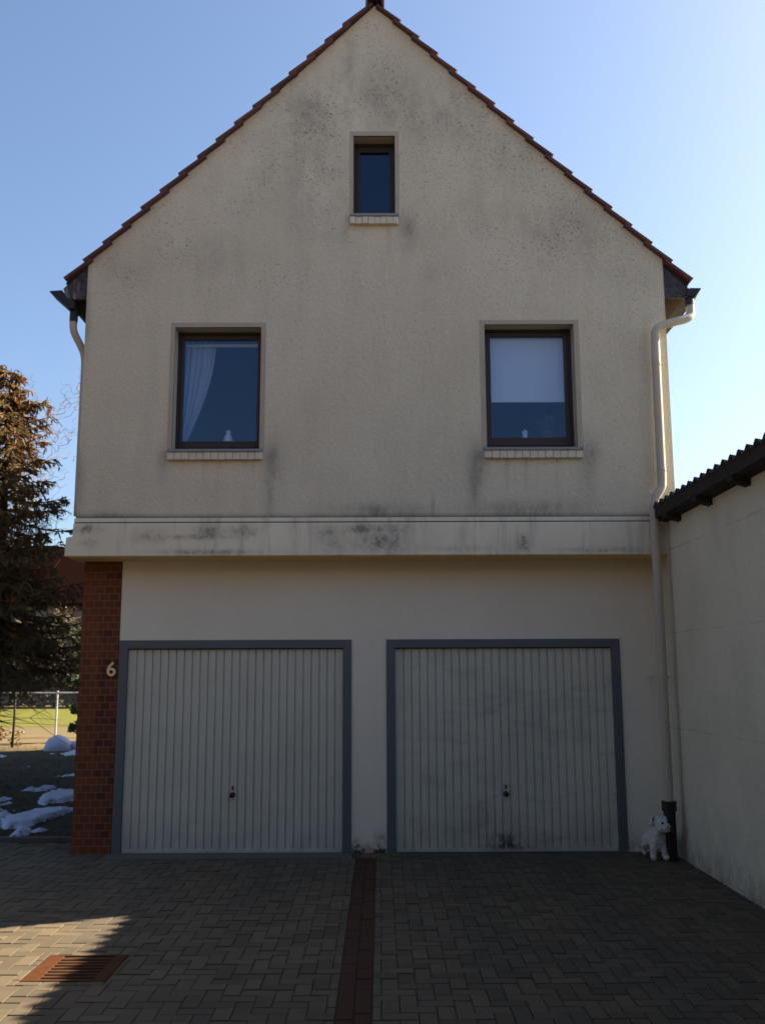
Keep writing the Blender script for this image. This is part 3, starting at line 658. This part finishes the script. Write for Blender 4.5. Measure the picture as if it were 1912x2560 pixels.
# ------------------------------------------------------------------ garden: trees
def rv(a): return Vector((random.uniform(-a, a), random.uniform(-a, a), random.uniform(-a, a)))
def spruce(x, y, H, rad, base):
    t = thing('spruce_tree', 'tall spruce with brown cone-laden top and dark drooping lower branches left of the house', 'tree', loc=(x, y, 0))
    tr = MB(); tr.tube([(0,0,-.03),(.02,0,H*.3),(0,.02,H*.6),(.02,0,H*.85),(0,0,H)], [.16,.13,.08,.035,.008], 10); tr.build('trunk', M_bark, t, smooth=True)
    nd = MB(); br = MB(); cn = MB()
    def needles(p, e1, w0):
        dr_ = (e1-p).normalized(); wv = dr_.cross(rv(1)).normalized()*w0; w2 = wv.cross(dr_).normalized()*w0
        md = p.lerp(e1, .45) + Vector((0,0,.008))
        for q_ in (wv, w2): nd.add([p-q_*.6, p+q_*.6, md+q_, e1, md-q_], [(0,1,2,4),(4,2,3)])
    z = base
    while z < H-.1:
        q = (z-base)/(H-base); Lm = rad*(1-q)**.80 + .08
        for k in range(9 if q < .7 else 9):
            a = random.uniform(0, 2*PI)
            if random.random() < .10: continue
            Lb = Lm*random.choice((random.uniform(.45, .8), random.uniform(.8, 1.12)))
            d = Vector((math.cos(a), math.sin(a), 0)); sag = Lb*random.uniform(.1, .42)*(1.1-q) - .45*q*Lb*random.random(); zz = z + random.uniform(-.14, .14)
            P = [Vector((0,0,zz)) + d*Lb*s + Vector((0,0,-sag*math.sin(min(s*1.25,1)*PI/2) + .22*Lb*max(0, s-.55))) for s in [i/7 for i in range(8)]]
            br.tube(P, [.016*(1-i/8)*(.5+Lb*.4)+.003 for i in range(8)], 4, False)
            side = Vector((-d.y, d.x, 0)); nt = int(8 + Lb*13)
            for m_ in range(nt):
                s = random.uniform(.12, 1.0)**.8; i = min(int(s*7), 6); p = P[i].lerp(P[i+1], s*7-i)
                sg = random.choice((-1, 1)); ln = random.uniform(.12, .34)*(1.2-.55*s)*(1 if Lb > .5 else .7)
                dr_ = (d*random.uniform(.2, .9) + side*sg*random.uniform(.2, 1) + Vector((0,0,random.uniform(-.95, .12)))).normalized()
                e1 = p + dr_*ln
                needles(p, e1, random.uniform(.010, .018))
                for w_ in range(3):                                   # side shoots
                    f_ = random.uniform(.25, .95); b0 = p.lerp(e1, f_); d3 = (dr_*.7 + rv(.7) + Vector((0,0,-.25))).normalized()
                    needles(b0, b0 + d3*ln*random.uniform(.25, .5), random.uniform(.008, .016))
                if q > .35 and random.random() < .20*(q-.2):
                    c0 = e1; cl = random.uniform(.06, .11); cd = (Vector((0,0,-1))+rv(.35)).normalized(); cn.tube([c0, c0+cd*cl*.3, c0+cd*cl*.7, c0+cd*cl], [.008, .017, .015, .005], 6)
        z += .15 if q < .8 else .10
    br.build('branches', M_bark, t); nd.build('crown', mat_spruce(), t)
    o = cn.build('cones', plain('spruce_cones', (.17, .085, .038), .8, .2, .25, 20), t); o['kind'] = 'stuff'
    return t
spruce(-6.27, 6.0, 6.95, 2.0, 2.3)

def willow(x, y, H):
    t = thing('corkscrew_willow', 'bare corkscrew willow with twisting orange twigs rising behind the spruce', 'tree', loc=(x, y, 0))
    tk, tw = MB(), MB()
    def grow(p, d, ln, r, lvl):
        n = 9 if lvl < 3 else 8; pts = [p]; rs = [r]; ph = random.uniform(0, 6.28); ax = d.cross(Vector((random.uniform(-1,1), random.uniform(-1,1), .2))).normalized()
        amp = [.25, .55, .95, 1.15][min(lvl, 3)]
        for i in range(n):
            wob = ax*math.sin(ph + i*1.35)*amp + d.cross(ax)*math.cos(ph*1.7 + i*1.25)*amp
            dd = (d + wob + Vector((0,0,.12)) + rv(.12)).normalized()
            pts.append(pts[-1] + dd*ln/n); rs.append(r*(1-.72*(i+1)/n))
        (tk if lvl < 2 else tw).tube(pts, rs, 6 if lvl < 2 else 3, False)
        if lvl >= 4: return
        kids = [7, 10, 9, 4][lvl]
        for k in range(kids):
            i = random.randint(2, n); sp = [.55, .8, .95, 1.0][lvl]
            nd = (d + rv(sp) + Vector((0,0,.25 if lvl < 2 else .12))).normalized()
            grow(pts[i], nd, ln*random.uniform(.45, .72), max(rs[i]*.62, .0055), lvl+1)
        grow(pts[-1], (d+rv(.3)).normalized(), ln*.7, rs[-1], lvl+1)
    grow(Vector((0,0,-.03)), Vector((.09,.02,1)).normalized(), H*.42, .085, 0)
    tk.build('trunk', M_twig, t, smooth=True); tw.build('crown', M_twig, t)
    return t
random.seed(21)
willow(-7.25, 6.9, 8.3)

def brush(x, y, H, n, lean, label, seed, spread=.9):
    random.seed(seed); t = thing('bare_shrub', label, 'shrub', 'bare shrubs by the garden', (x, y, 0)); mb = MB()
    for i in range(n):
        a = random.uniform(0, 2*PI); d = Vector((math.cos(a)*spread*random.random() + lean, math.sin(a)*spread*random.random(), 1)).normalized()
        ln = H*random.uniform(.6, 1.15); P = [Vector((random.uniform(-.2,.2), random.uniform(-.2,.2), -.03))]
        for k in range(7): d = (d + rv(.10) + Vector((lean*.12, 0, -.06*k/3))).normalized(); P.append(P[-1] + d*ln/7)
        mb.tube(P, [.010*(1-k/9) for k in range(8)], 4, False)
        for j in range(8):
            k = random.randint(2, 7); q = P[k]; d2 = (d + rv(.7)).normalized(); l2 = ln*random.uniform(.12, .32)
            mb.tube([q, q+d2*l2*.5+rv(.03), q+d2*l2], [.005, .004, .002], 3, False)
    mb.build('twigs', M_brush, t); return t
brush(-8.6, 6.3, 4.0, 60, .62, 'bare brown shrub arching in under the lowest spruce branches', 3, .6)
brush(-9.6, 9.6, 4.0, 70, .45, 'tall bare brown shrub behind the spruce', 4, .6)

# evergreen shrub by the mound
def leafy(name, label, x, y, rx, rz, n, mat, cat='shrub', seed=1, leaf=.07):
    random.seed(seed); t = thing(name, label, cat, loc=(x, y, 0)); lf, stm = MB(), MB()
    for k in range(9):
        a = random.uniform(0, 6.28); stm.tube([(0,0,-.03), (math.cos(a)*rx*.3, math.sin(a)*rx*.3, rz*.6), (math.cos(a)*rx*.6, math.sin(a)*rx*.6, rz*1.4)], [.02,.014,.005], 5, False)
    cl = [(Vector((random.uniform(-1,1)*rx, random.uniform(-1,1)*rx, rz*random.uniform(.25, 1.8))), random.uniform(.25, .5)*rx) for _ in range(22)]
    for i in range(n):
        c, r = random.choice(cl); d = rv(1).normalized(); p = c + d*r*random.random()**.4; p.z = max(p.z, .0)
        a, b_ = rv(1).normalized(), rv(1).normalized(); a = a*leaf; b_ = b_*leaf*.5
        lf.add([p-a, p+b_, p+a, p-b_], [(0,1,2,3)])
    stm.build('stems', M_bark, t); lf.build('foliage', mat, t); return t
M_everg = mat_leaf('evergreen_leaf', (.025,.045,.018), (.06,.085,.035)); M_dry = mat_leaf('dry_leaf', (.20,.13,.05), (.32,.22,.09), (.12,.07,.035))
leafy('evergreen_shrub', 'dark evergreen shrub at the far end of the house by the fence', -8.25, 17.6, .45, .95, 2600, M_everg, seed=8)
leafy('golden_shrub', 'low sunlit yellow shrub at the garden edge', -10.3, 15.6, .7, .28, 1600, M_dry, seed=9, leaf=.06)
# distant hedge of brown shrubs
random.seed(12); hd = MB()
for i in range(16000):
    x = random.uniform(-46, -8); p = Vector((x, 47.5 + random.uniform(-1.2, 1.2), random.random()**.8*(4.6 + .9*math.sin(x*.9) + .5*math.sin(x*2.3)))); a = rv(1).normalized()*.26; b_ = rv(1).normalized()*.13
    hd.add([p-a, p+b_, p+a, p-b_], [(0,1,2,3)])
M_hedge = mat_leaf('winter_hedge', (.10,.07,.04), (.17,.12,.07), (.05,.05,.03), scale=.35)
tag(hd.build('hedge', M_hedge), 'brown winter hedge along the far side of the sunlit meadow', 'hedge')

# fence
fe = thing('chain_link_fence', 'low galvanised chain link fence in front of the sunlit meadow', 'fence')
rail = MB(); rail.tube([(-13.2,19.7,1.27),(-5,19.7,1.27)], .02, 8); rail.build('top_rail', M_galv, fe)
for x in (-12.2, -9.7, -7.2):
    m = MB(); m.tube([(x,19.7,-.03),(x,19.7,1.33)], .032, 10); m.build('post', M_galv, fe)
wm = MB(); k = 0
for sgn in (1, -1):
    x = -14.4
    while x < -3.8:
        a = Vector((x, 19.73, 0.03)); b_ = Vector((x+sgn*1.2, 19.73, 1.25)); w2 = Vector((.0022, 0, 0))
        if -13.2 <= min(a.x, b_.x) and max(a.x, b_.x) <= -5: wm.add([a-w2, a+w2, b_+w2, b_-w2, a+Vector((0,.004,0)), b_+Vector((0,.004,0))], [(0,1,2,3),(1,4,5,2)])
        x += .085
wm.build('wire_mesh', M_galv, fe)
m = MB(); m.tube([(-9.45,15.6,-.03),(-9.43,15.6,.6),(-9.44,15.6,1.35)], [.035,.032,.028], 8); tag(m.build('garden_stake', M_wood, smooth=True), 'thin dark stake standing in the shaded garden edge', 'stake')

# snow
from mathutils import noise as mn
sn = MB(); GS = .03
def snow_h(x, y):
    n = mn.fractal(Vector((x*1.5, y*.85, 3.1)), 1.0, 2.0, 5)
    d = abs((x+4.72) + .20*(y-4.2)) / (.40 + .05*(y-2)); e_ = abs(y-4.1)/2.4     # main drift along the house
    a_ = n*1.55 + .30 - max(d, 0)*.72 - max(e_-.55, 0)*1.6
    b_ = mn.fractal(Vector((x*1.6, y*.6, 9.4)), 1.0, 2.0, 5)*1.2 - .62 - max(0, 8.2-y)*.6 - max(0, y-14.0)*2
    return max(a_, b_)
nx, ny = int(7.6/GS), int(13.5/GS); idx = {}
def sv(i, j):
    if (i, j) not in idx:
        x, y = -10.8+i*GS, 1.4+j*GS; h = snow_h(x, y); idx[(i, j)] = len(sn.v)
        sn.v.append((x+random.uniform(-.010,.010), y+random.uniform(-.010,.010), -.034 + min(max(h, 0)*.16, .07) + .014*mn.noise(Vector((x*9, y*9, 0))) + .008*mn.noise(Vector((x*30, y*30, 5)))))
    return idx[(i, j)]
for i in range(nx):
    for j in range(ny):
        if -10.8+i*GS > -3.25: continue
        if snow_h(-10.8+(i+.5)*GS, 1.4+(j+.5)*GS) > .0: sn.f.append([sv(i, j), sv(i+1, j), sv(i+1, j+1), sv(i, j+1)])
tag(sn.build('snow', M_snow, smooth=True), 'patches of melting snow on the dark garden soil', 'snow', kind='stuff')
def heap(name, label, x, y, rx, ry, h, seed):
    random.seed(seed); mb = MB(); n, k = 20, 8; vs = []
    for j in range(k):
        e_ = j/(k-1)*PI/2
        for i in range(n):
            a = 2*PI*i/n; q = 1 + .10*math.sin(3*a+seed) + .07*math.sin(5*a+2*seed+j*.6) + random.uniform(-.03,.03)
            vs.append((x+rx*math.cos(a)*math.cos(e_)*q, y+ry*math.sin(a)*math.cos(e_)*q, -.03 + h*math.sin(e_)*(1+random.uniform(-.04,.04))))
    mb.add(vs, [(j*n+i, j*n+(i+1) % n, (j+1)*n+(i+1) % n, (j+1)*n+i) for j in range(k-1) for i in range(n)])
    return tag(mb.build(name, M_snow, smooth=True), label, 'snow heap', 'snow heaps at the garden end')
heap('snow_heap', 'rounded heap of old snow, the left and taller of two', -7.95, 14.6, .33, .4, .36, 2)
heap('snow_heap', 'lower heap of old snow beside the brick corner', -7.35, 14.8, .32, .4, .29, 5)

random.seed(77); lt = MB()
for i in range(5200):
    x, y = random.uniform(-11.5, -3.22), 1.3 + 14.5*random.random()**1.4; a = rv(1).normalized(); a.z *= .5; b_ = rv(1).normalized(); b_.z *= .5; z = -.025 + random.uniform(0, .05)
    ln = random.uniform(.025, .06); lt.add([(x-a.x*ln, y-a.y*ln, z), (x+b_.x*ln*.5, y+b_.y*ln*.5, z+.01), (x+a.x*ln, y+a.y*ln, z+a.z*ln*.6), (x-b_.x*ln*.5, y-b_.y*ln*.5, z+.006)], [(0,1,2,3)])
tag(lt.build('leaf_litter', mat_leaf('dead_leaves', (.05,.032,.018), (.13,.085,.045), trans=.1)), 'dead leaves and dry stalks scattered over the dark garden soil', 'leaf litter', kind='stuff')

def weed(x, y, n, h, label, seed):
    random.seed(seed); mb = MB()
    for i in range(n):
        a = random.uniform(0, 6.28); l = h*random.uniform(.5, 1.1); d = Vector((math.cos(a)*.6, -abs(math.sin(a))*.5, 1)).normalized(); p = Vector((x+random.uniform(-.06,.06), y+random.uniform(-.015,.005), -.004)); w_ = Vector((.004, .001, 0))
        m1 = p + d*l*.6; e1 = p + d*l + Vector((d.x*l*.3, d.y*l*.3, -l*.12)); mb.add([p-w_, p+w_, m1+w_*1.4, e1, m1-w_*1.4], [(0,1,2,4),(4,2,3)])
    return tag(mb.build('weed', mat_leaf('withered_weed', (.05,.045,.025), (.09,.075,.04)), None), label, 'weed', 'weeds at the foot of the wall')
weed(-.24, .392, 14, .05, 'withered weed tuft at the wall foot, beside the left garage door frame', 3)
weed(-.02, .392, 20, .075, 'taller withered weed tuft at the wall foot, beside the right garage door frame', 4)

# neighbouring house
nh = thing('neighbour_house', 'distant beige house with dark red roof seen behind the spruce', 'house')
m = MB(); m.box(-33, -13, 54, 66, -.03, 6.4); m.build('wall', plain('beige_render', (.20,.175,.125), .9, .1, .06), nh)
m = MB(); m.prism([(-33.6, 6.3), (-12.4, 6.3), (-12.4, 6.44), (-33.6, 6.44)], 53.4, 66.6)
m.add([(-33.6,53.4,6.44),(-12.4,53.4,6.44),(-12.4,60,11),(-33.6,60,11),(-33.6,66.6,6.44),(-12.4,66.6,6.44)], [(0,1,2,3),(3,2,5,4),(0,3,4),(1,5,2)])
m.build('roof', plain('old_dark_tiles', (.012, .005, .004), .95, .0, .3, 5), nh)

# ------------------------------------------------------------------ unseen sky blockers added around the yard
bn = thing('blocker_barn', 'dark boarded barn added out of view to block sky and bounce warm light', 'blocker_barn')
m = MB(); m.box(-15, 9, -22, -12.6, -.03, 5.95); m.add([(-15,-12.6,5.95),(9,-12.6,5.95),(9,-17.3,7.85),(-15,-17.3,7.85),(-15,-22,5.95),(9,-22,5.95)], [(0,3,4),(1,5,2)])
m.build('wall', plain('blocker_boards', (.030, .026, .022), .9, .2, .3, 2, .4, 20), bn)
m = MB(); m.add([(-15.3,-12.2,5.9),(9.3,-12.2,5.9),(9.3,-17.3,8.0),(-15.3,-17.3,8.0),(-15.3,-22.4,5.9),(9.3,-22.4,5.9)], [(0,1,2,3),(3,2,5,4)])
o = m.build('roof', plain('warm_fill_tiles', (.40, .225, .10), .8, .25, .2, 4, .3, 20), bn); sm = o.modifiers.new('thickness', 'SOLIDIFY'); sm.thickness = .09  # sunlit tile colour picked to throw warm fill on the upper wall
random.seed(40); lf = MB(); core = MB(); core.box(-9.2, -7.6, -12.4, -3.4, -.03, 8.4)
for i in range(9000):
    fx = random.random()
    p = Vector((random.uniform(-9.4,-7.35), random.choice((-12.5,-3.3)), random.uniform(0, 8.6))) if fx < .2 else (Vector((random.uniform(-9.3,-7.4), random.uniform(-12.5,-3.3), 8.45+random.uniform(-.1,.3))) if fx < .4 else Vector((-7.5+random.uniform(-.12,.15), random.uniform(-12.5,-3.3), random.uniform(0, 8.6))))
    a, b_ = rv(1).normalized()*.17, rv(1).normalized()*.08; lf.add([p-a, p+b_, p+a, p-b_], [(0,1,2,3)])
th_ = thing('blocker_hedge', 'tall brown-leaved hedge added out of view to block sky and bounce warm light', 'hedge')  # unseen hedge, added to shade the yard and give warm fill
core.build('core', plain('hedge_core', (.012,.016,.008), .95, .1), th_); lf.build('foliage', mat_leaf('warm_fill_leaves', (.13,.075,.035), (.20,.12,.055)), th_)
